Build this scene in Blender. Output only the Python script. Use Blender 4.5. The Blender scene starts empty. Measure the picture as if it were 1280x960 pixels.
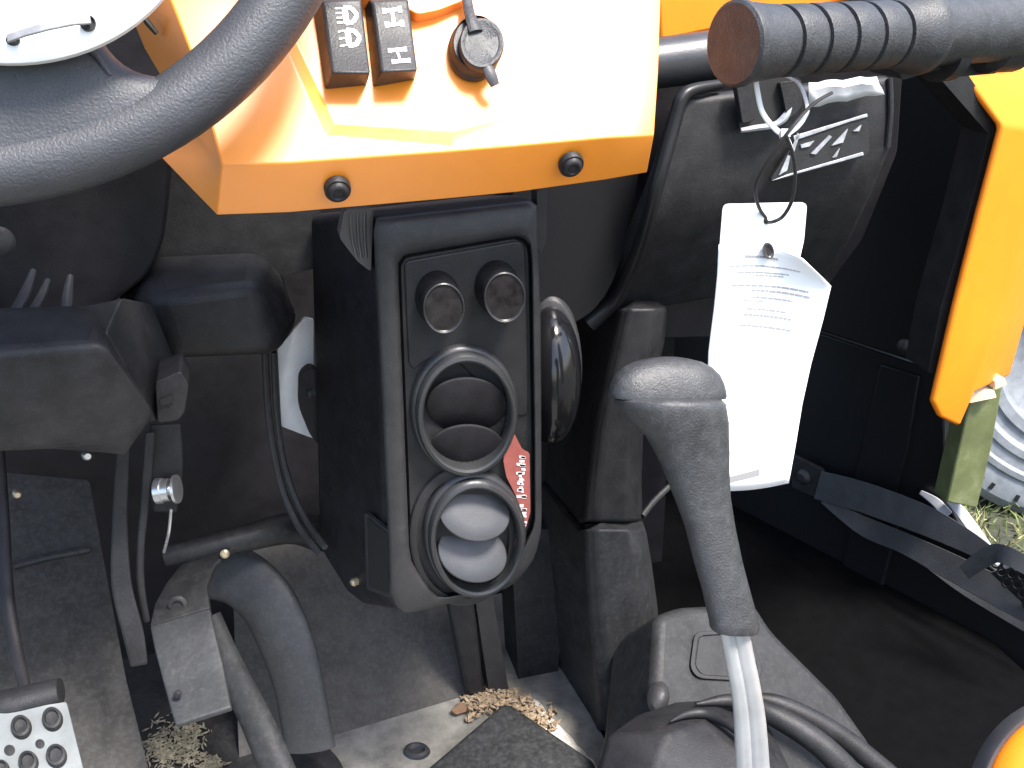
import bpy, bmesh, math, random
from mathutils import Vector, Matrix, Quaternion
random.seed(7)
S = bpy.context.scene
COL = S.collection
V = Vector
# ------------------------------------------------------------------ camera
FPX = 1229.0
PITCH, YAW, ROLL = math.radians(25), math.radians(15), math.radians(1)
CAM = V((0, 0, .66))
fw = V((math.sin(YAW)*math.cos(PITCH), math.cos(YAW)*math.cos(PITCH), -math.sin(PITCH)))
r0 = V((math.cos(YAW), -math.sin(YAW), 0)); u0 = r0.cross(fw)
rt = r0*math.cos(ROLL)-u0*math.sin(ROLL); up = u0*math.cos(ROLL)+r0*math.sin(ROLL)
cd = bpy.data.cameras.new('camera'); cam = bpy.data.objects.new('camera', cd); COL.objects.link(cam)
cam.matrix_world = Matrix(((rt.x, up.x, -fw.x, CAM.x), (rt.y, up.y, -fw.y, CAM.y), (rt.z, up.z, -fw.z, CAM.z), (0, 0, 0, 1)))
cd.sensor_width = 36; cd.lens = 36*FPX/1280; cd.clip_start = .02; cd.clip_end = 500
S.camera = cam
# ------------------------------------------------------------------ light
SUN = V((.30, -.38, .88)).normalized()
w = bpy.data.worlds.new('World'); S.world = w; w.use_nodes = True
nt = w.node_tree; sky = nt.nodes.new('ShaderNodeTexSky'); sky.sky_type = 'NISHITA'; sky.sun_disc = False
sky.sun_elevation = math.asin(SUN.z); sky.sun_rotation = math.atan2(SUN.x, SUN.y); sky.dust_density = 2.5; sky.air_density = 1.0
bg = nt.nodes['Background']; bg.inputs[1].default_value = .115
nt.links.new(sky.outputs[0], bg.inputs[0])
sl = bpy.data.lights.new('sun', 'SUN'); sl.energy = 2.3; sl.angle = math.radians(15); sl.color = (1, .96, .9)
so = bpy.data.objects.new('sun', sl); COL.objects.link(so); so.rotation_euler = SUN.to_track_quat('Z', 'Y').to_euler()
S.view_settings.view_transform = 'Standard'; S.view_settings.look = 'None'; S.view_settings.gamma = 1
S.view_settings.use_curve_mapping = False; S.view_settings.exposure = 2.2
S.render.engine = 'CYCLES'; S.cycles.use_denoising = True
# ------------------------------------------------------------------ placing: a ray of the photograph met by a plane of the vehicle
def ray(px, py): return fw+rt*((px-640)/FPX)+up*((480-py)/FPX)
def at(px, py, y=None, z=None, x=None, d=None):
    v = ray(px, py)
    if y is not None: k = y/v.y
    elif z is not None: k = (z-CAM.z)/v.z
    elif x is not None: k = x/v.x
    else: k = d
    return CAM+v*k
def onp(px, py, p0, n):
    v = ray(px, py); return CAM+v*((p0-CAM).dot(n)/v.dot(n))
def plane3(a, b, c):
    n = (b-a).cross(c-a).normalized()
    if n.dot(CAM-a) < 0: n = -n
    f = lambda px, py, o=0.0: onp(px, py, a+n*o, n)
    f.n = n; f.p = a
    return f
def pln(p0, n):
    n = n.normalized()
    f = lambda px, py, o=0.0: onp(px, py, p0+n*o, n)
    f.n = n; f.p = p0
    return f
def py_(Y): return pln(V((0, Y, 0)), V((0, -1, 0)))
def mm(px, Y): return px/FPX*Y*1.05     # size of so many photo pixels at that distance
# ------------------------------------------------------------------ objects
def link(name, bm, m, parent=None, smooth=35, bevel=None, seg=3, sub=0, sol=None, recalc=True):
    if recalc: bmesh.ops.recalc_face_normals(bm, faces=bm.faces[:])
    if recalc and sol and sum(f.normal.dot(CAM-f.calc_center_median())*f.calc_area() for f in bm.faces) < 0: bmesh.ops.reverse_faces(bm, faces=bm.faces[:])
    off = V((0, 0, 0)); p = parent
    while p is not None: off = off+p.location; p = p.parent
    if parent is not None: bmesh.ops.translate(bm, verts=bm.verts[:], vec=-off)
    else:
        c = V((0, 0, 0)); zs = min(v.co.z for v in bm.verts)
        for v in bm.verts: c += v.co
        c /= len(bm.verts); c.z = zs
        bmesh.ops.translate(bm, verts=bm.verts[:], vec=-c)
    me = bpy.data.meshes.new(name); bm.to_mesh(me); bm.free()
    ms = m if isinstance(m, (list, tuple)) else [m]
    for k in ms: me.materials.append(k)
    for f in me.polygons: f.use_smooth = True
    me.set_sharp_from_angle(angle=math.radians(smooth))
    o = bpy.data.objects.new(name, me); COL.objects.link(o)
    if parent is not None: o.parent = parent
    else: o.location = c
    if sol:
        s = o.modifiers.new('thick', 'SOLIDIFY'); s.thickness = sol; s.offset = -1
    if bevel:
        b = o.modifiers.new('bevel', 'BEVEL'); b.width = bevel; b.segments = seg; b.limit_method = 'ANGLE'; b.angle_limit = math.radians(25); b.harden_normals = False
    if sub:
        s = o.modifiers.new('sub', 'SUBSURF'); s.levels = sub; s.render_levels = sub
    return o
def tag(o, label=None, cat=None, group=None, kind=None):
    for k, v in (('label', label), ('category', cat), ('group', group), ('kind', kind)):
        if v: o[k] = v
    return o
def thing(name, loc, label, cat, group=None):
    o = bpy.data.objects.new(name, None); COL.objects.link(o); o.location = loc; o.empty_display_size = .03
    return tag(o, label, cat, group)
# ------------------------------------------------------------------ shapes
def rnd(pts, r, n=5):
    """round the corners of a photo outline; r a number or one per corner"""
    out = []; N = len(pts)
    for i, p in enumerate(pts):
        rr = r[i] if isinstance(r, (list, tuple)) else r
        p = V(p); a = V(pts[i-1]); b = V(pts[(i+1) % N])
        if rr <= 0: out.append(tuple(p)); continue
        k = min(rr, (a-p).length*.48, (b-p).length*.48)
        s = p+(a-p).normalized()*k; e = p+(b-p).normalized()*k
        for j in range(n+1):
            t = j/n; q = s*(1-t)**2+p*2*t*(1-t)+e*t*t; out.append((q.x, q.y))
    return out
def prism_pts(bm, front, vec):
    f = [bm.verts.new(p) for p in front]; b = [bm.verts.new(p+vec) for p in front]; n = len(f)
    bm.faces.new(f); bm.faces.new(b[::-1])
    for i in range(n): bm.faces.new((f[i], b[i], b[(i+1) % n], f[(i+1) % n]))
def prism(bm, outline, pl, depth, o=0.0, vec=None):
    prism_pts(bm, [pl(x, y, o) for x, y in outline], vec if vec is not None else -pl.n*depth)
def skin(bm, rings, close=True, cap0=True, cap1=True):
    R = [[bm.verts.new(p) for p in r] for r in rings]
    for a, b in zip(R, R[1:]):
        n = len(a)
        for i in range(n if close else n-1):
            bm.faces.new((a[i], a[(i+1) % n], b[(i+1) % n], b[i]))
    if cap0 and close: bm.faces.new(R[0][::-1])
    if cap1 and close: bm.faces.new(R[-1])
    return R
def sheet(bm, rows): skin(bm, rows, close=False)
def lathe(bm, p, axis, prof, n=32, cap0=True, cap1=True, sx=1.0):
    """prof = [(distance along the axis, radius)]; sx squeezes it sideways"""
    a = axis.normalized(); e = (V((1, 0, 0)) if abs(a.x) < .8 else V((0, 1, 0)))
    e1 = (e-a*e.dot(a)).normalized(); e2 = a.cross(e1)
    rings = [[p+a*h+e1*(math.cos(2*math.pi*i/n)*max(r, 1e-5)*sx)+e2*(math.sin(2*math.pi*i/n)*max(r, 1e-5)) for i in range(n)] for h, r in prof]
    skin(bm, rings, True, cap0, cap1)
def eloop(pl, cx, cy, rx, ry, n=48, rot=0, o=0.0):
    out = []
    for i in range(n):
        t = 2*math.pi*i/n; x = math.cos(t)*rx; y = math.sin(t)*ry
        out.append(pl(cx+x*math.cos(rot)-y*math.sin(rot), cy+x*math.sin(rot)+y*math.cos(rot), o))
    return out
def elathe(bm, pl, cx, cy, rx, ry, prof, n=48, rot=0, cap0=True, cap1=True):
    """ellipse of the photo laid on a plane and built up from it: prof = [(scale, height)]"""
    base = eloop(pl, cx, cy, rx, ry, n, rot); c = sum(base, V((0, 0, 0)))/n
    skin(bm, [[c+(q-c)*s+pl.n*h for q in base] for s, h in prof], True, cap0, cap1)
def smooth_path(pts, k=6):
    P = [pts[0]]+list(pts)+[pts[-1]]; out = []
    for i in range(1, len(P)-2):
        for j in range(k):
            t = j/k
            q = tuple(.5*((2*P[i][c])+(-P[i-1][c]+P[i+1][c])*t+(2*P[i-1][c]-5*P[i][c]+4*P[i+1][c]-P[i+2][c])*t*t+(-P[i-1][c]+3*P[i][c]-3*P[i+1][c]+P[i+2][c])*t**3) for c in range(len(P[0])))
            out.append(q)
    out.append(tuple(pts[-1])); return out
def tube(bm, pts, rad, n=12, flat=1.0, k=6, ref=None):
    """pts = Vectors; rad = number or list; flat squeezes along ref"""
    rr = rad if isinstance(rad, (list, tuple)) else [rad]*len(pts)
    P = smooth_path([(p.x, p.y, p.z, r) for p, r in zip(pts, rr)], k)
    C = [V(p[:3]) for p in P]; rings = []; prev = None
    for i, c in enumerate(C):
        t = (C[min(i+1, len(C)-1)]-C[max(i-1, 0)]).normalized()
        if prev is None:
            e = ref if ref is not None else (V((0, 0, 1)) if abs(t.z) < .8 else V((0, 1, 0)))
        else: e = prev
        e1 = (e-t*e.dot(t)).normalized(); prev = e1; e2 = t.cross(e1)
        rings.append([c+e1*(math.cos(2*math.pi*j/n)*P[i][3]*flat)+e2*(math.sin(2*math.pi*j/n)*P[i][3]) for j in range(n)])
    skin(bm, rings)
def ptube(bm, path, rpx, **k):
    """path = [(px, py, Y)], radius in photo pixels"""
    pts = [at(x, y, y=Y) for x, y, Y in path]
    rr = rpx if isinstance(rpx, (list, tuple)) else [rpx]*len(path)
    tube(bm, pts, [mm(r, (p-CAM).dot(fw))/1.05 for r, p in zip(rr, pts)], **k)
def box(bm, c, ex, ey, ez, sx, sy, sz):
    vs = [bm.verts.new(c+ex*(sx*a)+ey*(sy*b)+ez*(sz*d)) for a in (-.5, .5) for b in (-.5, .5) for d in (-.5, .5)]
    for q in ((0, 1, 3, 2), (4, 6, 7, 5), (0, 4, 5, 1), (2, 3, 7, 6), (0, 2, 6, 4), (1, 5, 7, 3)): bm.faces.new([vs[i] for i in q])
def ribbon(bm, path, wpx, th, k=6):
    """a strap: path = [(px, py, Y)]; width across the path in photo pixels"""
    P = smooth_path([(a, b, c, wd) for (a, b, c), wd in zip(path, wpx if isinstance(wpx, (list, tuple)) else [wpx]*len(path))], k)
    rings = []
    for i, (x, y, Y, wd) in enumerate(P):
        a = P[max(i-1, 0)]; b = P[min(i+1, len(P)-1)]; t = V((b[0]-a[0], b[1]-a[1])).normalized(); nx, ny = -t.y*wd/2, t.x*wd/2
        p, q = at(x+nx, y+ny, y=Y), at(x-nx, y-ny, y=Y); away = (p-CAM).normalized()*th
        rings.append([p, q, q+away, p+away])
    skin(bm, rings)
def B(): return bmesh.new()
# ------------------------------------------------------------------ materials
def mat(name, col, rough=.5, metal=0, bump=0, bscale=900, var=0, vscale=60, dust=0, dcol=(.30, .27, .22), dscale=40, spec=.5, coat=0, trans=0, dfine=.5, crough=.12):
    m = bpy.data.materials.new(name); m.use_nodes = True; n = m.node_tree; b = n.nodes['Principled BSDF']; L = n.links.new
    b.inputs['Base Color'].default_value = (*col, 1); b.inputs['Roughness'].default_value = rough; b.inputs['Metallic'].default_value = metal
    b.inputs['Specular IOR Level'].default_value = spec; b.inputs['Coat Weight'].default_value = coat; b.inputs['Coat Roughness'].default_value = crough
    b.inputs['Transmission Weight'].default_value = trans
    tc = n.nodes.new('ShaderNodeTexCoord'); src = None
    def noise(sc, det=4, ro=.55):
        t = n.nodes.new('ShaderNodeTexNoise'); t.inputs['Scale'].default_value = sc; t.inputs['Detail'].default_value = det; t.inputs['Roughness'].default_value = ro
        L(tc.outputs['Object'], t.inputs['Vector']); return t.outputs['Fac']
    def ramp(v, a, c):
        t = n.nodes.new('ShaderNodeMapRange'); t.inputs[1].default_value = a; t.inputs[2].default_value = c; L(v, t.inputs[0]); return t.outputs[0]
    def mix(f, a, c):
        t = n.nodes.new('ShaderNodeMix'); t.data_type = 'RGBA'; L(f, t.inputs[0])
        for s, i in ((a, 6), (c, 7)):
            if isinstance(s, tuple): t.inputs[i].default_value = (*s, 1)
            else: L(s, t.inputs[i])
        return t.outputs[2]
    cur = tuple(col); rsrc = None
    if var:
        cur = mix(ramp(noise(vscale), .3, .7), tuple(c*(1-var) for c in col), tuple(min(1, c*(1+var)) for c in col))
        rsrc = ramp(noise(vscale*1.7), .2, .8)
    if dust:
        a = ramp(noise(dscale, 6, .65), .62-dust*.5, .95-dust*.35)
        f2 = ramp(noise(dscale*14, 3), .25, .75)
        mu = n.nodes.new('ShaderNodeMath'); mu.operation = 'MULTIPLY'; L(a, mu.inputs[0]); L(f2, mu.inputs[1]) if dfine else None
        cur = mix(mu.outputs[0], cur, dcol)
    if not isinstance(cur, tuple): L(cur, b.inputs['Base Color'])
    if rsrc is not None:
        t = n.nodes.new('ShaderNodeMapRange'); L(rsrc, t.inputs[0]); t.inputs[3].default_value = max(.02, rough-.08); t.inputs[4].default_value = min(1, rough+.1); L(t.outputs[0], b.inputs['Roughness'])
    if bump:
        bn = n.nodes.new('ShaderNodeBump'); bn.inputs['Strength'].default_value = bump; bn.inputs['Distance'].default_value = .001
        L(noise(bscale, 3), bn.inputs['Height']); L(bn.outputs[0], b.inputs['Normal'])
    return m
ORANGE = mat('orange_plastic', (.88, .27, .009), .46, bump=.05, bscale=700, var=.03, coat=1, crough=.42, spec=.6)
ORANGE.node_tree.nodes['Principled BSDF'].inputs['Coat IOR'].default_value = 1.65
ORANGE_DULL = mat('orange_bodywork', (.82, .215, .009), .5, spec=.3, bump=.05, var=.03)
BLACK = mat('black_grained_plastic', (.015, .0145, .0155), .5, bump=.3, bscale=1100, var=.35, spec=.3, dust=.2, dcol=(.045, .045, .046), dscale=330)
WHEEL = mat('black_wheel_rubber', (.036, .038, .043), .5, bump=.45, bscale=800, var=.1)
GRIP = mat('grey_black_rubber', (.024, .0245, .026), .5, bump=.4, bscale=900, var=.3, vscale=90, dust=.24, dcol=(.075, .078, .082), dscale=260)
DARK = mat('dark_plastic', (.011, .010, .0115), .5, bump=.2, bscale=700, var=.3, spec=.22)
DARKDUST = mat('dusty_dark_plastic', (.018, .018, .019), .55, bump=.2, bscale=700, var=.3, dust=.25, dcol=(.06, .06, .06), dscale=250, spec=.25)
DARKF = mat('dark_floor_sheet', (.0032, .0032, .0035), .8, bump=.2, bscale=500, var=.15, spec=.02)
GLOSS = mat('glossy_dark_panel', (.011, .011, .012), .36, bump=.06, bscale=300, spec=.25)
PIANO = mat('polished_black', (.008, .008, .009), .12, bump=.25, bscale=45, spec=.5)
BEZEL = mat('satin_charcoal_plastic', (.026, .025, .026), .45, bump=.25, bscale=900, var=.2, spec=.35, dust=.1, dcol=(.08, .08, .08), dscale=70)
BEZEL2 = mat('charcoal_inset_plastic', (.017, .0165, .017), .5, bump=.25, bscale=900, var=.25, spec=.3)
RING = mat('vent_ring_plastic', (.024, .024, .025), .4, bump=.12, bscale=800, var=.1)
VANE = mat('vent_blade_plastic', (.05, .05, .054), .45, bump=.15, bscale=900, var=.12)
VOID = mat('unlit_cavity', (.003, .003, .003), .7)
STEELP = mat('painted_steel', (.018, .0175, .018), .5, spec=.25, bump=.2, bscale=350, var=.25, dust=.3, dcol=(.06, .058, .055), dscale=150)
PAD = mat('scuffed_grey_metal', (.022, .023, .025), .55, bump=.25, bscale=300, var=.25, dust=.3, dcol=(.06, .062, .066), dscale=320)
ALU = mat('brushed_aluminium', (.13, .14, .142), .55, spec=.3, bump=.15, bscale=250, var=.15, dust=.2, dcol=(.25, .24, .22), dscale=50)
ZINC = mat('zinc_steel', (.6, .6, .6), .32, metal=.9, bump=.1, bscale=200, var=.15)
ROD = mat('bright_steel_rod', (.46, .47, .47), .38, metal=.55, bump=.1, bscale=120, var=.15, vscale=30)
WHITE = mat('white_plastic', (.78, .78, .77), .45, bump=.04, var=.03, dust=.12, dcol=(.55, .5, .42), dscale=18)
PAPER = mat('white_card', (.80, .80, .79), .6, var=.02, bump=.08, bscale=60)
STICKER = mat('white_label_paper', (.62, .63, .64), .55, bump=.2, bscale=40)
INK = mat('faded_grey_ink', (.30, .30, .31), .7)
INKB = mat('pale_grey_ink', (.24, .24, .24), .7)
BANDM = mat('grey_band', (.22, .22, .23), .5, var=.3, vscale=150)
REDM = mat('red_sticker_vinyl', (.27, .075, .062), .45, var=.12, vscale=160)
WPRINT = mat('white_print', (.75, .70, .68), .55)
ICON = mat('white_icon_print', (.8, .8, .8), .5)
FLOORM = mat('dirty_floor_plastic', (.030, .031, .032), .6, bump=.3, bscale=300, var=.3, dust=.95, dcol=(.42, .40, .35), dscale=38, dfine=0)
RIDGEM = mat('worn_floor_plastic', (.024, .025, .026), .55, bump=.35, bscale=300, var=.3, dust=.36, dcol=(.10, .10, .10), dscale=240, spec=.3)
TOE = mat('dusty_toe_board', (.052, .047, .042), .65, bump=.35, bscale=700, var=.2, dust=.36, dcol=(.10, .098, .096), dscale=280, spec=.25)
TOE2 = mat('dark_side_board', (.025, .023, .021), .65, bump=.35, bscale=700, var=.25, dust=.34, dcol=(.07, .07, .07), dscale=260, spec=.2)
DEBRIS = mat('dry_leaf_litter', (.25, .185, .12), .85, var=.45, vscale=220)
LEAFM = mat('brown_leaf', (.14, .08, .045), .8, var=.3, vscale=200)
SUNLIT_DUST = mat('sunlit_dust', (.50, .48, .44), .9, bump=.5, bscale=300, var=.25, vscale=90)  # floor dust made this pale to stand in for sunlight on the strip
STRAW = mat('dull_straw', (.17, .15, .105), .9, var=.5, vscale=200)
OLIVE = mat('olive_painted_metal', (.10, .115, .045), .5, bump=.15, bscale=300, var=.25, vscale=40, dust=.15)
PEACH = mat('pale_clip_plastic', (.75, .52, .33), .5, var=.1)
STRAP = mat('woven_black_strap', (.05, .051, .053), .6, bump=.5, bscale=1500, var=.15)
TYRE = mat('grey_tyre_rubber', (.16, .175, .19), .6, bump=.3, bscale=60, var=.2, dust=.3, dcol=(.3, .3, .3), dscale=12)
GRASS = mat('grass_blade', (.10, .13, .03), .6, var=.5, vscale=9)
DRY = mat('dry_grass_blade', (.34, .31, .14), .7, var=.3, vscale=9)
GROUND = mat('grassy_earth', (.036, .040, .024), .9, bump=.6, bscale=60, var=.4, vscale=6)
CLEAR = mat('smoked_cap', (.014, .012, .0125), .3, bump=.25, bscale=110, var=.6, vscale=130, spec=.3)
CORD = mat('black_cord', (.012, .012, .013), .5)
TIE = mat('white_nylon', (.6, .6, .6), .4)
BADGE = mat('silver_badge_print', (.30, .31, .33), .4, metal=.2, var=.3, vscale=200)
RUST = mat('brass_fastener', (.45, .36, .24), .4, metal=.7)
SILL = mat('grey_sill', (.33, .34, .35), .5, var=.2)
DAYLIGHT = mat('daylight_sheet', (.58, .58, .58), .6, var=.12, vscale=40)
CANOPY = mat('lamp_glass_grey', (.06, .055, .058), .25, bump=.1, bscale=100, coat=.6)

X, Y_, Z = V((1, 0, 0)), V((0, 1, 0)), V((0, 0, 1))
# ================================================================== SETTING
bm = B(); g = 60
for a, b in ((-g, -g), (g, -g), (g, g), (-g, g)): bm.verts.new((a, b, -.36))
bm.faces.new(bm.verts[:]); tag(link('ground', bm, GROUND), kind='structure')
# cab floor with a shallow hump
bm = B(); prism_pts(bm, [V((-.55, -.3, 0)), V((.64, -.3, 0)), V((.64, 1.06, 0)), V((-.55, 1.06, 0))], V((0, 0, -.03)))
floor = tag(link('floor', bm, FLOORM), kind='structure')
bm = B(); fl = pln(V((0, 0, .0)), Z)
ridge = [(520, 990), (628, 896), (640, 897), (752, 975), (760, 1010), (520, 1010)]
base = [at(x, y, z=.001) for x, y in ridge]; cb = sum(base, V())/6
top = [b+(cb-b)*.10+V((0, 0, .022)) for b in base]
skin(bm, [base, top], True, True, True); tag(link('floor_ridge', bm, RIDGEM, bevel=.006), kind='structure')
bm = B(); elathe(bm, fl, 521, 940, 9, 5.5, [(1.9, .0005), (1.7, .003), (1.2, .004), (1.0, .0025), (.8, .001)], 24)
fb = link('floor_bolt', bm, [PAD], floor, smooth=40)
bm = B(); prism_pts(bm, [V((.245, -.3, .004)), V((.66, -.3, .004)), V((.66, 1.06, .004)), V((.245, 1.06, .004))], V((0, 0, -.003)))
tag(link('passenger_floor', bm, DARKF), kind='structure')  # near-black sheet laid over the floor to darken this side
bm = B(); prism(bm, rnd([(60, 800), (330, 800), (360, 880), (425, 950), (450, 1010), (60, 1010)], 10), pln(V((0, 0, .004)), Z), .003)
tag(link('driver_floor_sheet', bm, DARKDUST), kind='structure')  # added dark sheet that darkens the floor under the pedals
# firewall and far right wall
bm = B(); box(bm, V((-.1, .86, .40)), X, Y_, Z, 1.0, .02, .95); tag(link('firewall', bm, DARK), kind='structure')
bm = B(); box(bm, V((.60, 1.08, .40)), X, Y_, Z, .56, .02, .95); tag(link('front_wall', bm, DARK), kind='structure')
# toe boards
tb = plane3(at(425, 917, z=0), at(581, 870, z=0), at(480, 690, y=.80))
bm = B(); prism(bm, rnd([(290, 690), (400, 655), (548, 655), (562, 760), (583, 869), (425, 918), (300, 985)], 6), tb, .02)
tag(link('toe_board', bm, TOE, bevel=.006), kind='structure')
tside = plane3(at(583, 869, z=0), at(604, 872, z=0), at(556, 740, y=.79))
bm = B(); prism(bm, [(556, 735), (592, 735), (606, 871), (583, 871)], py_(.70), .02); tag(link('toe_board_edge', bm, BLACK, bevel=.004), kind='structure')
lb = plane3(at(0, 965, y=.60), at(190, 965, y=.60), at(60, 590, y=.76))
bm = B(); prism(bm, rnd([(-60, 585), (112, 600), (128, 690), (158, 850), (192, 985), (-60, 985)], 6), lb, .02)
tag(link('side_toe_board', bm, TOE2, bevel=.006), kind='structure')
bm = B(); tube(bm, [lb(18, 708, .002), lb(60, 697, .003), lb(112, 687, .002)], .0028, 8); tag(link('toe_board_seam', bm, STEELP), kind='structure')
# ================================================================== ORANGE DASH
ft = math.radians(54); FN = V((0, -math.sin(ft), math.cos(ft)))
FP = pln(at(560, 188, y=.50), FN)
dash = thing('dash_panel', at(560, 250, y=.52), 'bright orange faceted plastic dash panel with two rocker switches', 'dashboard')
bm = B(); dv = {}
def dvx(k, p): dv[k] = bm.verts.new(p)
for k, (x, y) in dict(L0=(194, 190), L1=(271, 269), L2=(361, 266), L3=(556, 249), L4=(650, 240), L5=(757, 225), L6=(809, 216)).items(): dvx(k, at(x, y, y=.513 if k != 'L0' else .56))
for k, (x, y) in dict(T0=(238, 158), T1=(277, 206), T2=(363, 203), T3=(560, 189), T4=(645, 182), T5=(756, 172), T6=(818, 169)).items(): dvx(k, FP(x, y, -.03) if k == 'T0' else FP(x, y))
for k, (x, y, o) in dict(a0=(300, -60, 0), a1=(327, 92, 0), z1=(332, -60, 0), c1=(345, 30, 0), c2=(406, 169, 0), c3=(565, 182, 0), c4=(718, 143, 0), c5=(742, 60, 0), c6=(742, -60, 0),
                         d1=(356, 24, -.0045), d2=(419, 155, -.0045), d3=(565, 165, -.0045), d4=(700, 130, -.003), d5=(722, 60, -.0002), d6=(722, -60, -.0002), z2=(343, -60, -.0045),
                         r1=(752, 60, .001), r0=(756, -60, .001), s1=(823, 90, -.003), s0=(828, -60, -.003), l1=(180, 60, -.03), l0=(130, -60, -.05), m1=(247, 85, .0), m0=(190, -60, .0)).items(): dvx(k, FP(x, y, o))
for f in ('L0 L1 T1 T0', 'L1 L2 T2 T1', 'L2 L3 T3 T2', 'L3 L4 T4 T3', 'L4 L5 T5 T4', 'L5 L6 T6 T5', 'T2 T3 c3 c2', 'T3 T4 c4 c3', 'T4 T5 r1 c5 c4', 'T5 T6 s1 r1', 'r1 s1 s0 r0', 'c5 r1 r0 c6',
          'T1 T2 a1 m1', 'T0 T1 m1 l1', 'm1 a1 a0 m0', 'l1 m1 m0 l0', 'T2 c2 c1 a1', 'a1 c1 z1 a0', 'c2 c3 d3 d2', 'c3 c4 d4 d3', 'c4 c5 d5 d4', 'c5 c6 d6 d5', 'c1 c2 d2 d1', 'z1 c1 d1 z2', 'd2 d3 d4 d5 d6 z2 d1'):
    bm.faces.new([dv[k] for k in f.split()])
bmesh.ops.recalc_face_normals(bm, faces=bm.faces[:])
if sum((f.normal.dot(CAM-f.calc_center_median()) > 0)*f.calc_area() for f in bm.faces) < sum(f.calc_area() for f in bm.faces)*.5: bmesh.ops.reverse_faces(bm, faces=bm.faces[:])
link('panel', bm, ORANGE, dash, sol=.012, bevel=.004, seg=3, recalc=False, smooth=60)
bm = B(); prism(bm, rnd([(440, -60), (440, -5), (505, 8), (522, 18), (548, 13), (586, -2), (590, -60)], 6), FP, .012, o=.005); link('brow', bm, ORANGE, dash, bevel=.003)
bm = B(); ptube(bm, [(178, 20, .560), (186, 30, .559), (196, 42, .558)], [3, 4, 3], n=8); link('slot', bm, VOID, dash)
LIP = pln(at(560, 215, y=.502), V((0, -1, -.5)))
for x, y in ((422, 237), (714, 206)):
    bm = B(); p = LIP(x, y); r = mm(16.5, .53)
    lathe(bm, p, LIP.n, [(-.002, r), (.0008, r), (.0018, r*.93), (.0018, r*.8), (.0034, r*.74), (.0044, r*.6), (.0044, r*.45), (.0036, r*.38)], 28, sx=.92)
    link('bolt', bm, BLACK, dash, smooth=50)
# rocker switches
def rocker(basep, topq, hs):
    o = None; bm = B(); n = 8
    def edge(t, side, h):
        a, b = topq[side], topq[3-side]
        x = a[0]+(b[0]-a[0])*t; y = a[1]+(b[1]-a[1])*t; return FP(x, y, h)
    def hh(t): return hs[0]+(hs[1]-hs[0])*t*t-.0016*math.sin(math.pi*t)
    def Sf(u, t, e=0): return edge(t, 0, hh(t)+e)*(1-u)+edge(t, 1, hh(t)+e)*u
    rings = []
    for j in range(n+1):
        t = j/n; bl = V(basep[0]).lerp(V(basep[3]), t); br = V(basep[1]).lerp(V(basep[2]), t)
        rings.append([FP(bl.x, bl.y, -.005), edge(t, 0, hh(t)), edge(t, 1, hh(t)), FP(br.x, br.y, -.005)])
    skin(bm, rings, True, True, True)
    return link('rocker_switch', bm, BEZEL, dash, bevel=.0014, seg=3, smooth=50), Sf
def glyph(bm, Sf, quads, th=.0004):
    for q in quads:
        a = [Sf(u, t, .00045) for u, t in q]; prism_pts(bm, a, FN*-th)
def strokes(pts, wd):
    out = []
    for (a, b) in zip(pts, pts[1:]):
        d = V((b[0]-a[0], (b[1]-a[1])*2)); d.normalize(); n = (-d.y*wd, d.x*wd/2)
        out.append([(a[0]+n[0], a[1]+n[1]), (b[0]+n[0], b[1]+n[1]), (b[0]-n[0], b[1]-n[1]), (a[0]-n[0], a[1]-n[1])])
    return out
sw, Sf = rocker([(387, -8), (446, -14), (459, 107), (406, 113)], [(403, 2), (452, 0), (463, 92), (415, 91)], (.008, .0125))
bm = B()
for v0, hgt, full in ((.09, .22, 1), (.40, .22, 0)):
    D = [(.52, v0), (.72, v0+.015), (.84, v0+hgt*.5), (.72, v0+hgt-.015), (.52, v0+hgt)]
    glyph(bm, Sf, strokes(D, .055)+strokes([(.54, v0), (.54, v0+hgt)], .07))
    for k in range(4 if full else 3):
        vv = v0+.01+k*(hgt-.02)/(3 if full else 2); glyph(bm, Sf, strokes([(.30, vv+(0 if full else .015)), (.44, vv)], .022))
link('icon', bm, ICON, sw)
sw, Sf = rocker([(452, -12), (510, -14), (519, 100), (466, 110)], [(465, 2), (510, 0), (522, 88), (477, 90)], (.008, .0125))
bm = B()
glyph(bm, Sf, strokes([(.30, .14), (.72, .12)], .05)+strokes([(.52, .13), (.52, .33)], .045)+strokes([(.32, .34), (.74, .33)], .05)+strokes([(.30, .10), (.30, .18)], .05)+strokes([(.74, .08), (.74, .17)], .05)+strokes([(.32, .29), (.32, .38)], .05)+strokes([(.75, .28), (.75, .37)], .05))
glyph(bm, Sf, strokes([(.30, .70), (.74, .69)], .05)+strokes([(.30, .67), (.30, .73)], .04)+strokes([(.74, .66), (.74, .72)], .04)+strokes([(.50, .70), (.56, .84)], .03)+strokes([(.36, .86), (.80, .85)], .05)+strokes([(.36, .83), (.36, .89)], .04)+strokes([(.80, .82), (.80, .88)], .04))
link('icon', bm, ICON, sw)
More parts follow.
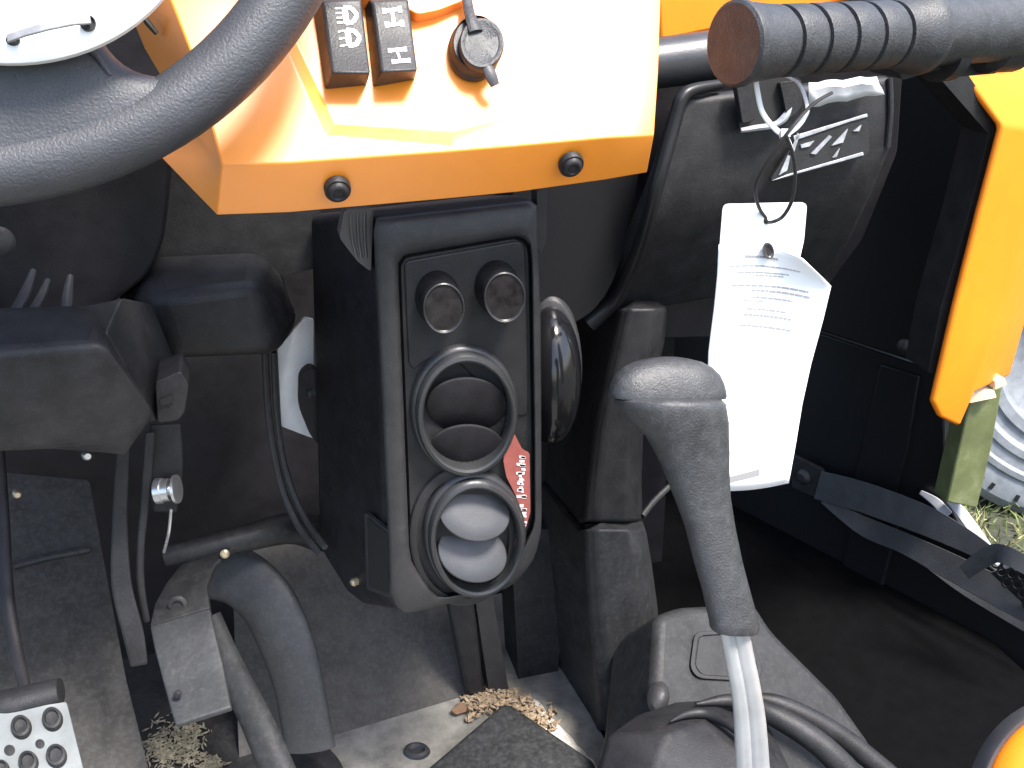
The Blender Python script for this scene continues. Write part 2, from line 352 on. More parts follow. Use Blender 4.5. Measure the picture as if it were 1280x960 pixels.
# power socket
bm = B(); elathe(bm, FP, 593, 62, 31, 36, [(1.06, -.002), (1.06, .001), (1.0, .002), (.98, .006), (.92, .0075), (.9, .006)], 40); sock = link('power_socket', bm, BEZEL, dash, smooth=40)
bm = B(); elathe(bm, FP, 598, 67, 27, 31, [(1, .0055), (1.03, .0065), (1.03, .0095), (.96, .0108), (.8, .0106), (.76, .0102), (.01, .0104)], 40); link('cap', bm, GRIP, sock, smooth=40)
bm = B(); tube(bm, [FP(582, -20, .003), FP(585, 6, .006), FP(589, 24, .010), FP(595, 40, .011)], [.0028, .0028, .0032, .004], 10, flat=.5, ref=FN); link('cap_strap', bm, GRIP, sock)
bm = B(); tube(bm, [FP(609, 84, .010), FP(614, 95, .009), FP(619, 107, .007)], [.0028, .0032, .0026], 10, flat=.6, ref=FN); link('cap_tab', bm, VANE, sock)
# ================================================================== STEERING WHEEL
wt = math.radians(20); WN = V((0, -math.cos(wt), math.sin(wt))); WC = V((-.1088, .5132, .7297)); WR = .1702
wheel = thing('steering_wheel', WC, 'thick grained black steering wheel with a white hub cover', 'steering wheel')
WP = pln(WC, WN)
e1 = V((1, 0, 0)); e2 = WN.cross(e1)
bm = B(); rings = []
NW = 120
for i in range(NW):
    t = 2*math.pi*i/NW; c = WC+e1*(WR*math.cos(t))+e2*(WR*math.sin(t)); out = (c-WC).normalized()
    rings.append([c+out*(.0148*math.cos(2*math.pi*j/24))+WN*(.0148*math.sin(2*math.pi*j/24)) for j in range(24)])
R = [[bm.verts.new(p) for p in r] for r in rings]
for i in range(NW):
    a, b = R[i], R[(i+1) % NW]
    for j in range(24): bm.faces.new((a[j], b[j], b[(j+1) % 24], a[(j+1) % 24]))
link('rim', bm, WHEEL, wheel)
# broad lower spoke flaring into the rim
def spoke(cang, half0, half1, name):
    bm = B(); rings = []
    for i in range(31):
        t = 1-(1-i/30)**1.6; rad = .035+(WR-.002-.035)*t; hw = half0+(half1-half0)*t**10
        top = .021-.0085*t**1.5; bot = .012
        row = []
        for j in range(21):
            q = j/20*2-1; row.append((cang+q*hw/rad, max(0, 1-q**6)**.5))
        up_ = [WC+e1*(rad*math.cos(a))+e2*(rad*math.sin(a))+WN*(top*(.2+.8*q)) for a, q in row]
        dn = [WC+e1*(rad*math.cos(a))+e2*(rad*math.sin(a))-WN*(bot*(.2+.8*q)) for a, q in row][::-1]
        rings.append(up_+dn)
    skin(bm, rings); return link(name, bm, WHEEL, wheel, smooth=80)
pa = WP(45, 150)-WC; ca = math.atan2(pa.dot(e2), pa.dot(e1))
sp = spoke(ca, .034, .086, 'spoke')
spoke(ca+2.1, .026, .05, 'spoke'); spoke(ca-2.1, .026, .05, 'spoke')
for path in ([(110, 60), (122, 72), (138, 94)], [(20, 92), (26, 106), (36, 122)]):
    bm = B(); tube(bm, [WP(x, y, .0148-.0012*k) for k, (x, y) in enumerate(path)], .0012, 8); link('crease', bm, WHEEL, sp)
# white hub cover: the plate's visible edge is an arc
HP = pln(WC+WN*.03, WN); hp = [HP(x, y) for x, y in ((0, 79), (140, 48), (201, 0))]
def circ(a, b, c):
    ab, ac = b-a, c-a; n = ab.cross(ac); d = 2*n.length_squared
    ctr = a+(n.cross(ab)*ac.length_squared+ac.cross(n)*ab.length_squared)/d; return ctr, (ctr-a).length
hc, hr = circ(*hp)
bm = B(); lathe(bm, hc, WN, [(-.006, hr*.9), (-.004, hr), (0, hr), (.0016, hr-.0016), (.002, hr-.006), (.006, hr*.3), (.006, .002)], 96)
hub = link('hub_cover', bm, WHITE, wheel, smooth=40)
HF = pln(hc+WN*.0035, WN)
for x, y, rx, ry in ((16, 50, 8, 6), (110, 29, 9, 9)):
    bm = B(); elathe(bm, HF, x, y, rx, ry, [(1.1, -.001), (1.1, .0006), (.95, .0006), (.9, -.0005)], 24); link('slot_hole', bm, VOID, hub)
bm = B(); ribbon_pts = [(8, 48, .0025), (30, 40, .0055), (60, 32, .007), (90, 26, .0055), (113, 24, .0025)]
rings = []
for i, (x, y, h) in enumerate(ribbon_pts):
    a = HF(x-1, y-5.5, h); b = HF(x+1, y+5.5, h); rings.append([a, b, b-WN*.0015, a-WN*.0015])
skin(bm, rings); link('band', bm, BANDM, hub, bevel=.0006)
# column behind the wheel
bm = B(); tube(bm, [WC-WN*.005, WC-WN*.08, WC-WN*.2], [.035, .038, .045], 24); link('column', bm, DARK, wheel)
# ================================================================== HEATER UNIT
HY = .548; HPn = py_(HY)
heat = thing('heater_unit', at(560, 770, y=.6), 'charcoal heater control box with two round vents and two knobs', 'heater')
fr = [(469, 271), (672, 249), (676, 640), (672, 690), (640, 733), (508, 766), (490, 748), (484, 680)]
bk = [(386, 268, .68), (640, 240, .70), (640, 600, .70), (630, 660, .70), (600, 700, .68), (452, 757, .60), (430, 738, .62), (398, 684, .66)]
bm = B(); skin(bm, [[at(x, y, y=HY+.008) for x, y in fr], [at(x, y, y=Yv) for x, y, Yv in bk]])
body = link('housing', bm, DARK, heat, bevel=.006, seg=4)
def resamp(pts, n):
    P = [V(p) for p in pts]; P.append(P[0]); L = [0]
    for a, b in zip(P, P[1:]): L.append(L[-1]+(b-a).length)
    out = []
    for i in range(n):
        s = L[-1]*i/n; k = max(j for j in range(len(L)-1) if L[j] <= s); t = (s-L[k])/max(1e-9, L[k+1]-L[k]); q = P[k].lerp(P[k+1], t); out.append((q.x, q.y))
    return out
outer = rnd([(466, 273), (671, 250), (676, 400), (677, 662), (668, 700), (640, 734), (504, 769), (487, 748), (486, 690)], [3, 5, 0, 12, 14, 14, 22, 12, 8], 6)
hole = rnd([(497, 320), (650, 294), (664, 306), (668, 560), (668, 655), (645, 700), (600, 738), (545, 748), (512, 700)], [14, 12, 10, 0, 10, 14, 12, 14, 14], 6)
def polar(pts, n=140, c=(580, 500)):
    P = [V(p)-V(c) for p in pts]; out = []
    for i in range(n):
        a = 2*math.pi*i/n; d = V((math.cos(a), math.sin(a))); best = None
        for p, q in zip(P, P[1:]+P[:1]):
            e = q-p; den = d.x*e.y-d.y*e.x
            if abs(den) < 1e-9: continue
            t = (p.x*e.y-p.y*e.x)/den; s = (p.x*d.y-p.y*d.x)/den
            if t > 0 and -1e-6 <= s <= 1+1e-6 and (best is None or t > best): best = t
        out.append((c[0]+d.x*best, c[1]+d.y*best))
    return out
po, ph = polar(outer), polar(hole)
def mixl(a, b, t): return [(p[0]+(q[0]-p[0])*t, p[1]+(q[1]-p[1])*t) for p, q in zip(a, b)]
bm = B()
lv = [(0, -.010), (0, .001), (.06, .003), (.2, .0045), (.72, .0068), (.86, .0064), (.97, .0045), (1, .003), (1, -.010)]
skin(bm, [[HPn(x, y, h) for x, y in mixl(po, ph, t)] for t, h in lv], True, False, False); link('bezel', bm, BEZEL, heat, smooth=40)
bm = B(); ins = mixl(ph, polar(hole), 0)
skin(bm, [[HPn(580+(x-580)*s, 500+(y-500)*s2, h) for x, y in ph] for s, s2, h in ((1.02, 1.005, -.004), (.995, .998, -.003), (.965, .985, -.0005), (.955, .98, .0005))], True, True, True)
link('inset_panel', bm, BEZEL2, heat, smooth=30)
# raised upper plate whose lower edge runs into the vent
bm = B(); prism(bm, rnd([(505, 327), (648, 301), (657, 308), (661, 470), (660, 520), (640, 520), (560, 440), (530, 452), (518, 463), (511, 455)], [8, 6, 6, 0, 6, 10, 10, 8, 4, 4], 5), HPn, .004, o=.002); link('upper_plate', bm, BEZEL2, heat, bevel=.0012)
def vent(cx, cy, rx, ry, col, blades):
    bm = B(); elathe(bm, HPn, cx, cy, rx, ry, [(1.07, -.001), (1.06, .004), (1.02, .0062), (.995, .0066), (.99, .0095), (.955, .0118), (.90, .0125), (.865, .0115), (.845, .008), (.835, .0), (.83, -.004)], 64, cap0=False, cap1=False)
    v = link('air_vent', bm, RING, heat, smooth=40)
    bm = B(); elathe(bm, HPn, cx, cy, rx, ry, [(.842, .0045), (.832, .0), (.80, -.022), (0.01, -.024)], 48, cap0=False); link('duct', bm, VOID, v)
    for bx, by, brx, bry, tilt in blades:
        bm = B(); n = 48; rings = []
        c = HPn(bx, by, .0045); a1 = (HPn(bx+40, by)-HPn(bx-40, by)).normalized()
        t = math.radians(tilt); a2 = V((0, -math.sin(t), -math.cos(t))); nb = a1.cross(a2); nb = nb if nb.z > 0 else -nb
        A, Bq = mm(brx, HY*1.08)/1.05, mm(bry, HY*1.08)/1.05
        for q, h in ((.96, -.0006), (1, 0), (1, .0018), (.97, .0024), (.5, .003), (.02, .0032)):
            rings.append([c+a1*(A*q*math.cos(2*math.pi*i/n))+a2*(Bq*q*math.sin(2*math.pi*i/n))+nb*h for i in range(n)])
        Rg = skin(bm, rings); edge = set(Rg[1]+Rg[2]+Rg[3])
        for f in bm.faces:
            if all(q in edge for q in f.verts): f.material_index = 1  # separate edge colour stands in for light caught along the blade edge
        link('blade', bm, [col, RING], v, smooth=50)
    return v
vent(579, 510, 63, 77, DARK, [(584, 508, 54, 46, -14), (585, 562, 51, 42, -14)])  # shade under the dash put into the colour: darker blades than below
vent(592, 664, 60, 74, VANE, [(592, 640, 51, 41, 33), (590, 691, 50, 42, 33)])
# collar under both vents
bm = B(); elathe(bm, HPn, 577, 668, 67, 88, [(1, 0), (.98, .003), (.94, .004), (.86, .004)], 56, cap0=False, cap1=False); link('collar', bm, BEZEL2, heat, smooth=40)
# knobs
for cx, cy in ((546, 371), (620, 358)):
    bm = B(); elathe(bm, HPn, cx, cy, 27, 33, [(1.05, .001), (1.03, .004), (.98, .005), (.97, .0155), (.94, .0165)], 40); k = link('knob', bm, PIANO, heat, smooth=40)
    p = HPn(cx, cy, .0135)
    bm = B(); elathe(bm, HPn, cx, cy, 27, 33, [(.90, .0162), (.92, .0175), (.90, .020), (.86, .0208), (.82, .0202), (.5, .0206), (.01, .0208)], 40); link('knob_cap', bm, CLEAR, k, smooth=30)
    bm = B(); elathe(bm, HPn, cx, cy, 27, 33, [(.93, .0192), (.935, .0206), (.90, .0212), (.865, .0208)], 40, cap0=False, cap1=False); link('knob_ring', bm, RING, k, smooth=30)
# red sticker with worn white lettering up its length
bm = B(); prism(bm, rnd([(642, 540), (653, 562), (662, 566), (663, 640), (655, 668), (643, 684), (648, 650), (645, 620), (633, 596), (629, 575), (634, 556)], 3), HPn, .0006, o=.0044); st = link('sticker', bm, REDM, heat)
bm = B(); rr = random.Random(5)
yy = 570
for ch in 'VS1BEA AXA':
    if ch == ' ': yy += 4; continue
    x0 = 648+max(0, (yy-600))*.04
    for k in range(4):
        a = x0-2+rr.uniform(-1, 6); b = yy+rr.uniform(0, 7); q = [(a, b), (a+rr.uniform(3.5, 7), b+rr.uniform(-.6, .6)), (a+rr.uniform(3.5, 7), b+3), (a, b+2.6)]
        prism_pts(bm, [HPn(x, y, .0048) for x, y in q], Y_*.0003)
    yy += 9.2
link('lettering', bm, WPRINT, st)
# side opening, screws, lamp-like bracket
HS = plane3(at(484, 680, y=HY+.008), at(398, 684, y=.66), at(469, 271, y=HY+.008))
bm = B(); prism(bm, rnd([(455, 640), (486, 664), (488, 748), (458, 737)], 4), HS, .003, o=.0035); sl_ = link('side_opening', bm, BEZEL, heat, bevel=.001)
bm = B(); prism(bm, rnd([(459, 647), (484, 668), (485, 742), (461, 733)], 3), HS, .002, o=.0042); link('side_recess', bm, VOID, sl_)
for x, y, r, m_ in ((444, 727, 6, RUST), (389, 491, 7, BLACK)):
    bm = B(); lathe(bm, HS(x, y, .001), HS.n, [(-.002, mm(r, .6)), (.002, mm(r, .6)), (.0035, mm(r*.6, .6)), (.0035, .0003)], 16); link('screw', bm, m_, heat)
bm = B(); prism(bm, rnd([(374, 470), (388, 458), (402, 470), (402, 560), (388, 545), (373, 508)], 8), py_(.672), .01); link('side_tab', bm, DARK, heat, bevel=.002)
bm = B(); prism(bm, rnd([(431, 262), (467, 260), (464, 340), (447, 327), (424, 297)], 5), py_(.556), .014)
br = link('mounting_bracket', bm, CANOPY, heat, bevel=.002)
for k in range(3):
    bm = B(); ptube(bm, [(438+k*9, 266, .556), (440+k*8, 295, .555), (446+k*6, 322, .556)], 2.2, n=8); link('rib', bm, CANOPY, br)
bm = B(); prism(bm, rnd([(671, 238), (684, 236), (683, 300), (676, 318), (672, 310)], 4), py_(.565), .012); link('mounting_bracket', bm, BEZEL, heat, bevel=.002)
# ================================================================== UNDER THE DASH, LEFT
cov = thing('column_cover', at(60, 560, y=.55), 'black moulded cover under the steering column, left of the heater', 'cover')
bm = B(); v = {}
for k, (x, y, Yv) in dict(A=(-90, 388, .545), Bb=(112, 382, .545), C=(132, 418, .515), D=(-90, 445, .50), E=(127, 428, .50), F=(196, 524, .52), G=(150, 553, .515), H=(62, 562, .51), I=(-90, 568, .51),
                          A2=(-90, 388, .70), B2=(112, 382, .70), F2=(196, 520, .70), I2=(-90, 560, .70)).items(): v[k] = bm.verts.new(at(x, y, y=Yv))
for f in ('A Bb C E D', 'D E F G H I', 'C F E', 'A A2 B2 Bb', 'Bb B2 F2 F C', 'I H G F F2 I2', 'A2 I2 F2 B2', 'A D I I2 A2'): bm.faces.new([v[k] for k in f.split()])
link('lower_shell', bm, BLACK, cov, bevel=.007, seg=4)
bm = B(); v = {}
for k, (x, y, Yv) in dict(A=(183, 322, .66), Bb=(326, 316, .66), C=(193, 373, .61), D=(322, 354, .61), E=(216, 448, .615), F=(346, 442, .615), G=(150, 366, .66), H=(165, 445, .66), I=(372, 400, .64), J=(356, 350, .66),
                          A2=(183, 322, .8), B2=(326, 316, .8), G2=(150, 366, .8), H2=(165, 445, .8), F2=(346, 440, .8), I2=(372, 400, .8), J2=(356, 350, .8)).items(): v[k] = bm.verts.new(at(x, y, y=Yv))
for f in ('A C D Bb', 'C E F D', 'A G C', 'G H E C', 'Bb D J', 'D F I J', 'A Bb B2 A2', 'G A A2 G2', 'H G G2 H2', 'E H H2 F2 F', 'F F2 I2 I', 'J I I2 J2', 'Bb J J2 B2', 'A2 B2 J2 I2 F2 H2 G2'): bm.faces.new([v[k] for k in f.split()])
link('upper_shell', bm, BLACK, cov, bevel=.008, seg=4)
bm = B(); prism(bm, rnd([(133, 415), (152, 372), (190, 380), (226, 468), (234, 495), (196, 527)], 5), plane3(at(133, 415, y=.53), at(190, 380, y=.60), at(200, 520, y=.55)), .05); link('joining_web', bm, BLACK, cov, bevel=.006)
bm = B(); prism(bm, rnd([(194, 478), (226, 464), (236, 482), (231, 516), (222, 526), (197, 529)], 5), py_(.54), .03); lug = link('lug', bm, BLACK, cov, bevel=.003)
bm = B(); prism(bm, [(200, 500), (215, 494), (216, 503), (201, 508)], py_(.538), .002); link('lug_slot', bm, VOID, lug)
bm = B(); prism(bm, rnd([(-90, 190), (215, 190), (205, 300), (186, 345), (150, 372), (120, 395), (-90, 400)], 20), py_(.635), .1); link('column_sleeve', bm, DARK, cov, bevel=.01)
bm = B(); prism(bm, rnd([(150, 170), (400, 190), (400, 335), (350, 345), (325, 322), (185, 328), (150, 380)], 6), py_(.685), .06); link('back_panel', bm, BLACK, cov, bevel=.008)
for a in ([(42, 338, .585), (30, 370, .57), (8, 408, .545)], [(60, 350, .585), (46, 380, .57), (24, 410, .545)], [(88, 345, .585), (84, 375, .57), (83, 408, .55)]):
    bm = B(); ptube(bm, a, [4, 7, 7], n=10); link('stiffening_rib', bm, BEZEL, cov)
bm = B(); lathe(bm, at(-3, 302, y=.595), V((.3, -1, .1)), [(0, .009), (.003, .009), (.005, .006), (.005, .0005)], 20); tag(link('column_bolt', bm, BEZEL), 'round dark bolt head at the left edge, below the steering wheel rim', 'bolt')
# pale sheet set in the gap to stand for the daylight behind it
bm = B(); prism(bm, rnd([(347, 436), (380, 398), (392, 400), (392, 548), (386, 546), (352, 533)], 2), py_(.70), .004); tag(link('daylight_sheet', bm, DAYLIGHT), 'pale grey sheet standing in for daylight in the gap left of the heater box', 'panel')
# cables
for i, (pth, r, lab) in enumerate((([(331, 430, .69), (336, 520, .69), (350, 600, .68), (372, 655, .66), (402, 694, .62)], 5, 'outer black cable curving down left of the heater box'), ([(342, 440, .69), (346, 520, .69), (358, 590, .68), (380, 645, .66), (406, 684, .62)], 4, 'thinner inner black cable beside the pale sheet'))):
    bm = B(); ptube(bm, pth, r, n=10); tag(link('cable', bm, BEZEL), lab, 'cable')
# ================================================================== PEDALS
acc = thing('accelerator_pedal', at(250, 900, y=.55), 'plain grey metal pedal plate hanging from a curved arm', 'pedal')
rows = [(228, 702, 296, 680, .665), (208, 728, 268, 706, .65), (193, 755, 258, 732, .633), (187, 782, 262, 760, .612), (193, 812, 268, 788, .592), (203, 850, 278, 828, .57), (213, 886, 285, 864, .548), (219, 906, 289, 884, .535)]
def plate(bm, rows, th, n=6):
    rs = []
    for a, b, c, d, Yv in rows:
        p, q = at(a, b, y=Yv), at(c, d, y=Yv); rs.append([p.lerp(q, i/n) for i in range(n+1)])
    sheet(bm, rs)
bm = B(); plate(bm, rows[:4], .004); link('arm', bm, STEELP, acc, sol=.005, bevel=.0012)
bm = B(); plate(bm, rows[3:], .004); link('pad', bm, PAD, acc, sol=.005, bevel=.0016)
bm = B(); p = at(223, 755, y=.625); lathe(bm, p, V((-.1, -1, .3)), [(0, .007), (.003, .007), (.004, .0055), (.004, .004), (.002, .0035), (.002, .0003)], 20); link('bolt', bm, STEELP, acc)
bm = B(); p = at(214, 868, y=.55); lathe(bm, at(222, 868, y=.552), V((-.05, -1, .5)), [(-.001, .0026), (.0012, .0026), (.0016, .0015), (.0016, .0002)], 12); link('rivet', bm, DARK, acc)
bm = B(); ptube(bm, [(206, 695, .67), (250, 686, .67), (310, 672, .675), (365, 660, .69), (400, 668, .70)], [13, 15, 17, 20, 22], n=16); cb_ = link('pivot_bar', bm, STEELP, acc)
bm = B(); lathe(bm, at(281, 692, y=.655), V((0, -1, .3)), [(0, .0034), (.0015, .0034), (.0025, .002), (.0025, .0003)], 14); link('screw', bm, RUST, acc)
brk = thing('brake_pedal', at(150, 830, y=.6), 'two dark flat pedal levers on a steel pivot bolt', 'pedal lever')
for pth, wd in (([(156, 540, .60), (152, 600, .60), (150, 660, .595), (152, 730, .585), (166, 790, .575), (174, 832, .57)], [16, 18, 20, 26, 27, 22]), ([(188, 540, .60), (182, 620, .60), (176, 680, .595), (176, 730, .59), (184, 778, .585)], [14, 12, 10, 10, 8]), ([(207, 530, .61), (208, 590, .61), (206, 640, .61)], [40, 42, 30])):
    bm = B(); ribbon(bm, pth, wd, .007); link('lever', bm, BLACK, brk, bevel=.0015)
bm = B(); lathe(bm, at(196, 614, y=.60), V((1, -.25, .1)), [(0, .0085), (.004, .0085), (.004, .0075), (.009, .0075), (.009, .004), (.012, .004), (.0122, .0095), (.014, .0095), (.0142, .008), (.0142, .001)], 24); link('pivot_bolt', bm, ZINC, brk)
bm = B(); ptube(bm, [(214, 636, .60), (211, 665, .60), (205, 690, .61)], 2, n=8); link('return_spring_rod', bm, ZINC, brk)
for x, y, m_, r, lab in ((108, 568, ZINC, 6, 'small bright hex nut under the edge of the column cover'), (21, 616, RUST, 5, 'small brassy screw at the left, beside the dark pedal rod')):
    bm = B(); lathe(bm, at(x, y, y=.62), V((.3, -1, .2)), [(0, mm(r, .66)), (.004, mm(r, .66)), (.006, mm(r*.6, .66)), (.006, .0003)], 12); tag(link('fastener', bm, m_), lab, 'fastener')
# left pedal with studded pad
cl = thing('studded_pedal', at(40, 960, y=.5), 'bright aluminium pedal pad with round rubber studs', 'pedal')
bm = B(); ptube(bm, [(-4, 560, .64), (2, 640, .63), (8, 740, .60), (20, 810, .57), (34, 872, .535)], [9, 9, 9, 8, 7], n=12, flat=.6); link('arm', bm, DARK, cl)
bm = B(); ptube(bm, [(-40, 890, .535), (10, 881, .53), (45, 872, .53), (76, 863, .53)], [22, 22, 21, 18], n=14, flat=.8); link('cross_bar', bm, BLACK, cl)
CPL = plane3(at(0, 892, y=.52), at(84, 878, y=.52), at(104, 962, y=.478))
bm = B(); prism(bm, rnd([(-60, 902), (0, 890), (83, 877), (110, 985), (100, 1040), (-60, 1040)], 3), CPL, .003); pad = link('pad', bm, ALU, cl, bevel=.0008)
for x, y, r in ((27, 910, 12.5), (66, 900, 12.5), (36, 954, 12), (71, 946, 12.5), (3, 962, 9)):
    bm = B(); elathe(bm, CPL, x, y, r, r*1.12, [(1.05, -.0005), (1.05, .001), (.95, .0034), (.72, .0038), (.62, .002), (.1, .0016)], 24); link('stud', bm, DARKDUST, pad, smooth=40)
for x, y, r in ((12, 938, 7), (50, 930, 6)):
    bm = B(); elathe(bm, CPL, x, y, r, r, [(1, -.001), (1, .0002), (.9, .0003), (.1, .0003)], 18); link('drain_hole', bm, VOID, pad)
# bent tube (foot guard) right of the pedal
fg = thing('guard_tube', at(390, 930, z=0), 'bent dark steel bar dropping to the floor right of the pedal plate', 'bar')
bm = B(); ptube(bm, [(262, 712, .70), (300, 722, .69), (335, 755, .672), (360, 810, .655), (374, 860, .645), (388, 935, .632)], [36, 37, 37, 35, 32, 32], n=24, flat=.36, ref=-fw); link('bar', bm, PAD, fg, smooth=60)
bm = B(); ptube(bm, [(262, 770, .66), (285, 830, .64), (320, 900, .62), (352, 975, .59)], [14, 18, 20, 22], n=12, flat=.6); tag(link('brace', bm, DARKDUST), 'dark diagonal brace running down between pedal plate and bent bar', 'brace')
bm = B(); rr = random.Random(3)
for cx, cy, sx, sy in ((203, 935, 22, 30), (236, 925, 20, 34), (262, 962, 16, 16)):
    for k in range(320):
        p = at(cx+rr.gauss(0, sx*.5), cy+rr.gauss(0, sy*.5), z=.008); a = rr.uniform(0, 6.3); d = V((math.cos(a), math.sin(a), rr.uniform(-.3, .3))).normalized(); l = rr.uniform(.0012, .004)
        n_ = V((-d.y, d.x, 0)); prism_pts(bm, [p-d*l, p+n_*l*.25, p+d*l, p-n_*l*.25], V((0, 0, .0008)))
tag(link('straw_litter', bm, STRAW), 'pale straw and dirt under the pedal plate', 'litter', kind='stuff')
# ================================================================== CENTRE COLUMN
con = thing('centre_column', at(770, 900, y=.62), 'tall black plastic centre column with a seam, behind the gear lever', 'console')
bm = B()
def colrings(rows, Y0, back):
    rs = []
    for y, xl, xr in rows:
        c = min(26, (xr-xl)*.3); p = [at(xl, y, y=Y0+.03), at(xl+c*.35, y, y=Y0+.008), at(xl+c, y, y=Y0), at(xr-c*.8, y, y=Y0), at(xr-c*.25, y, y=Y0+.010), at(xr, y, y=Y0+.035)]
        q = [V((p[5].x+.02, Y0+back, p[5].z)), V((p[0].x-.01, Y0+back, p[0].z))]; rs.append(p+q)
    return rs
bm = B(); skin(bm, colrings([(385, 770, 835), (430, 758, 830), (480, 747, 818), (540, 735, 804), (600, 727, 802), (652, 722, 803)], .632, .12)); link('upper_column', bm, BLACK, con, bevel=.003, smooth=40)
bm = B(); skin(bm, colrings([(661, 722, 806), (666, 722, 808), (700, 723, 814), (760, 727, 822), (820, 732, 826), (880, 737, 828), (940, 741, 828)], .620, .13)); link('lower_column', bm, DARKDUST, con, bevel=.004, smooth=40)
bm = B(); skin(bm, colrings([(655, 724, 802), (665, 724, 802)], .636, .11)); link('seam_filler', bm, DARK, con)
bm = B(); ptube(bm, [(803, 645, .66), (818, 626, .67), (840, 605, .68)], 4, n=8); link('side_lip', bm, BLACK, con)
# fins left of the column
bm = B(); prism(bm, rnd([(655, 420), (738, 420), (726, 560), (720, 655), (650, 655)], 3), py_(.73), .05); tag(link('duct', bm, DARK, bevel=.006), 'dark duct between the heater box and the centre column, above the seam', 'duct')
bm = B(); prism(bm, rnd([(655, 662), (718, 662), (704, 780), (692, 892), (650, 885), (640, 700)], 3), py_(.715), .05); tag(link('duct_cover', bm, DARKDUST, bevel=.006), 'dark ribbed duct cover below the seam, left of the centre column', 'cover')
bm = B(); prism(bm, rnd([(592, 735), (614, 735), (637, 868), (622, 873), (612, 870)], 3), py_(.70), .03); tag(link('fin', bm, BEZEL, bevel=.004), 'narrow grey upright fin below the heater box', 'fin')
# glossy dome and big dark rounded duct
DP = pln(at(695, 470, y=.63), V((-.25, -1, .15)))
dome = thing('glossy_dome', at(690, 555, y=.63), 'polished black oval dome right of the heater box', 'dome')
bm = B(); elathe(bm, DP, 690, 470, 37, 86, [(1, -.02), (1, .0), (.97, .006), (.88, .014), (.72, .021), (.5, .0265), (.25, .029), (.02, .030)], 40); link('shell', bm, PIANO, dome, smooth=60)
bm = B(); elathe(bm, DP, 689, 466, 39, 93, [(1.03, -.03), (1.04, -.012), (1.0, -.006), (.94, -.004)], 40); link('rim', bm, BEZEL, dome, smooth=60)
bm = B(); prism(bm, rnd([(640, 225), (800, 210), (788, 290), (772, 345), (745, 388), (715, 408), (640, 408)], [0, 10, 30, 30, 30, 30, 0]), py_(.645), .08); tag(link('round_duct', bm, GLOSS, bevel=.018, seg=6), 'dark rounded duct under the right end of the orange panel', 'duct')
# ================================================================== PASSENGER DASH
pd_ = thing('passenger_dash', at(960, 400, y=.62), 'black passenger dash moulding with a badge and moulded door', 'dashboard')
bm = B(); prism(bm, rnd([(795, 62), (1150, 20), (1128, 100), (1122, 190), (1078, 300), (1040, 352), (960, 420), (752, 425), (762, 385), (795, 322), (812, 250)], 8), py_(.70), .1); link('shell', bm, DARK, pd_, bevel=.01, seg=4)
bm = B(); ptube(bm, [(790, 83, .655), (880, 71, .655), (980, 55, .655), (1150, 25, .655)], [31, 31, 30, 28], n=24); link('top_roll', bm, mat('satin_black_roll', (.03, .031, .033), .36, bump=.15, var=.15), pd_)
GP = [(846, 122, .618), (818, 240, .612), (800, 290, .618), (776, 345, .645), (762, 398, .668)], [(1119, 94, .618), (1116, 186, .612), (1094, 240, .618), (1066, 300, .645), (1030, 352, .668)]
bm = B(); rs = []
for (a, b, c), (d, e, f) in zip(*GP):
    p, q = at(a, b, y=c), at(d, e, y=f); rs.append([p.lerp(q, i/10) for i in range(11)])
# round the top left corner
rs[0][0] = at(857, 118, y=.618)
sheet(bm, rs); gd = link('glovebox_door', bm, BLACK, pd_, sol=.02, bevel=.006, seg=4, smooth=50)
bm = B(); ptube(bm, [(900, 106, .622), (868, 112, .618), (853, 122, .616), (845, 145, .614), (819, 240, .608), (797, 315, .628), (770, 372, .655), (735, 404, .66)], [7, 8, 9, 9, 9, 9, 11, 13], n=14); link('door_seal', bm, GLOSS, pd_)
# badge
BP = plane3(at(846, 122, y=.610), at(1119, 94, y=.610), at(818, 240, y=.604))
bm = B(); fr2 = rnd([(962, 226), (1000, 168), (1084, 142), (1087, 190), (1080, 196), (975, 225)], 5)
prism(bm, fr2, BP, .003, o=.001); bd = link('badge', bm, BEZEL2, gd, bevel=.001)
for q in ([(992, 170), (1062, 149), (1063, 152), (993, 176)], [(1062, 149), (1084, 142), (1085, 146), (1063, 152)], [(965, 226), (1080, 194), (1079, 190), (985, 218)]):
    bm = B(); prism(bm, q, BP, .001, o=.0022); link('badge_edge', bm, BADGE, bd, bevel=.0003)
for q in ([(1001, 181), (1018, 176), (1012, 183), (1002, 185)], [(1014, 192), (1037, 169), (1040, 171), (1020, 193)], [(1040, 182), (1060, 161), (1054, 178)], [(1041, 197), (1050, 185), (1046, 196)], [(1067, 164), (1077, 156), (1074, 164)], [(988, 190), (997, 166), (1000, 168), (992, 192)], [(974, 219), (985, 194), (988, 195), (984, 213)]):
    bm = B(); prism(bm, q, BP, .001, o=.0022); link('badge_stroke', bm, BADGE, bd)
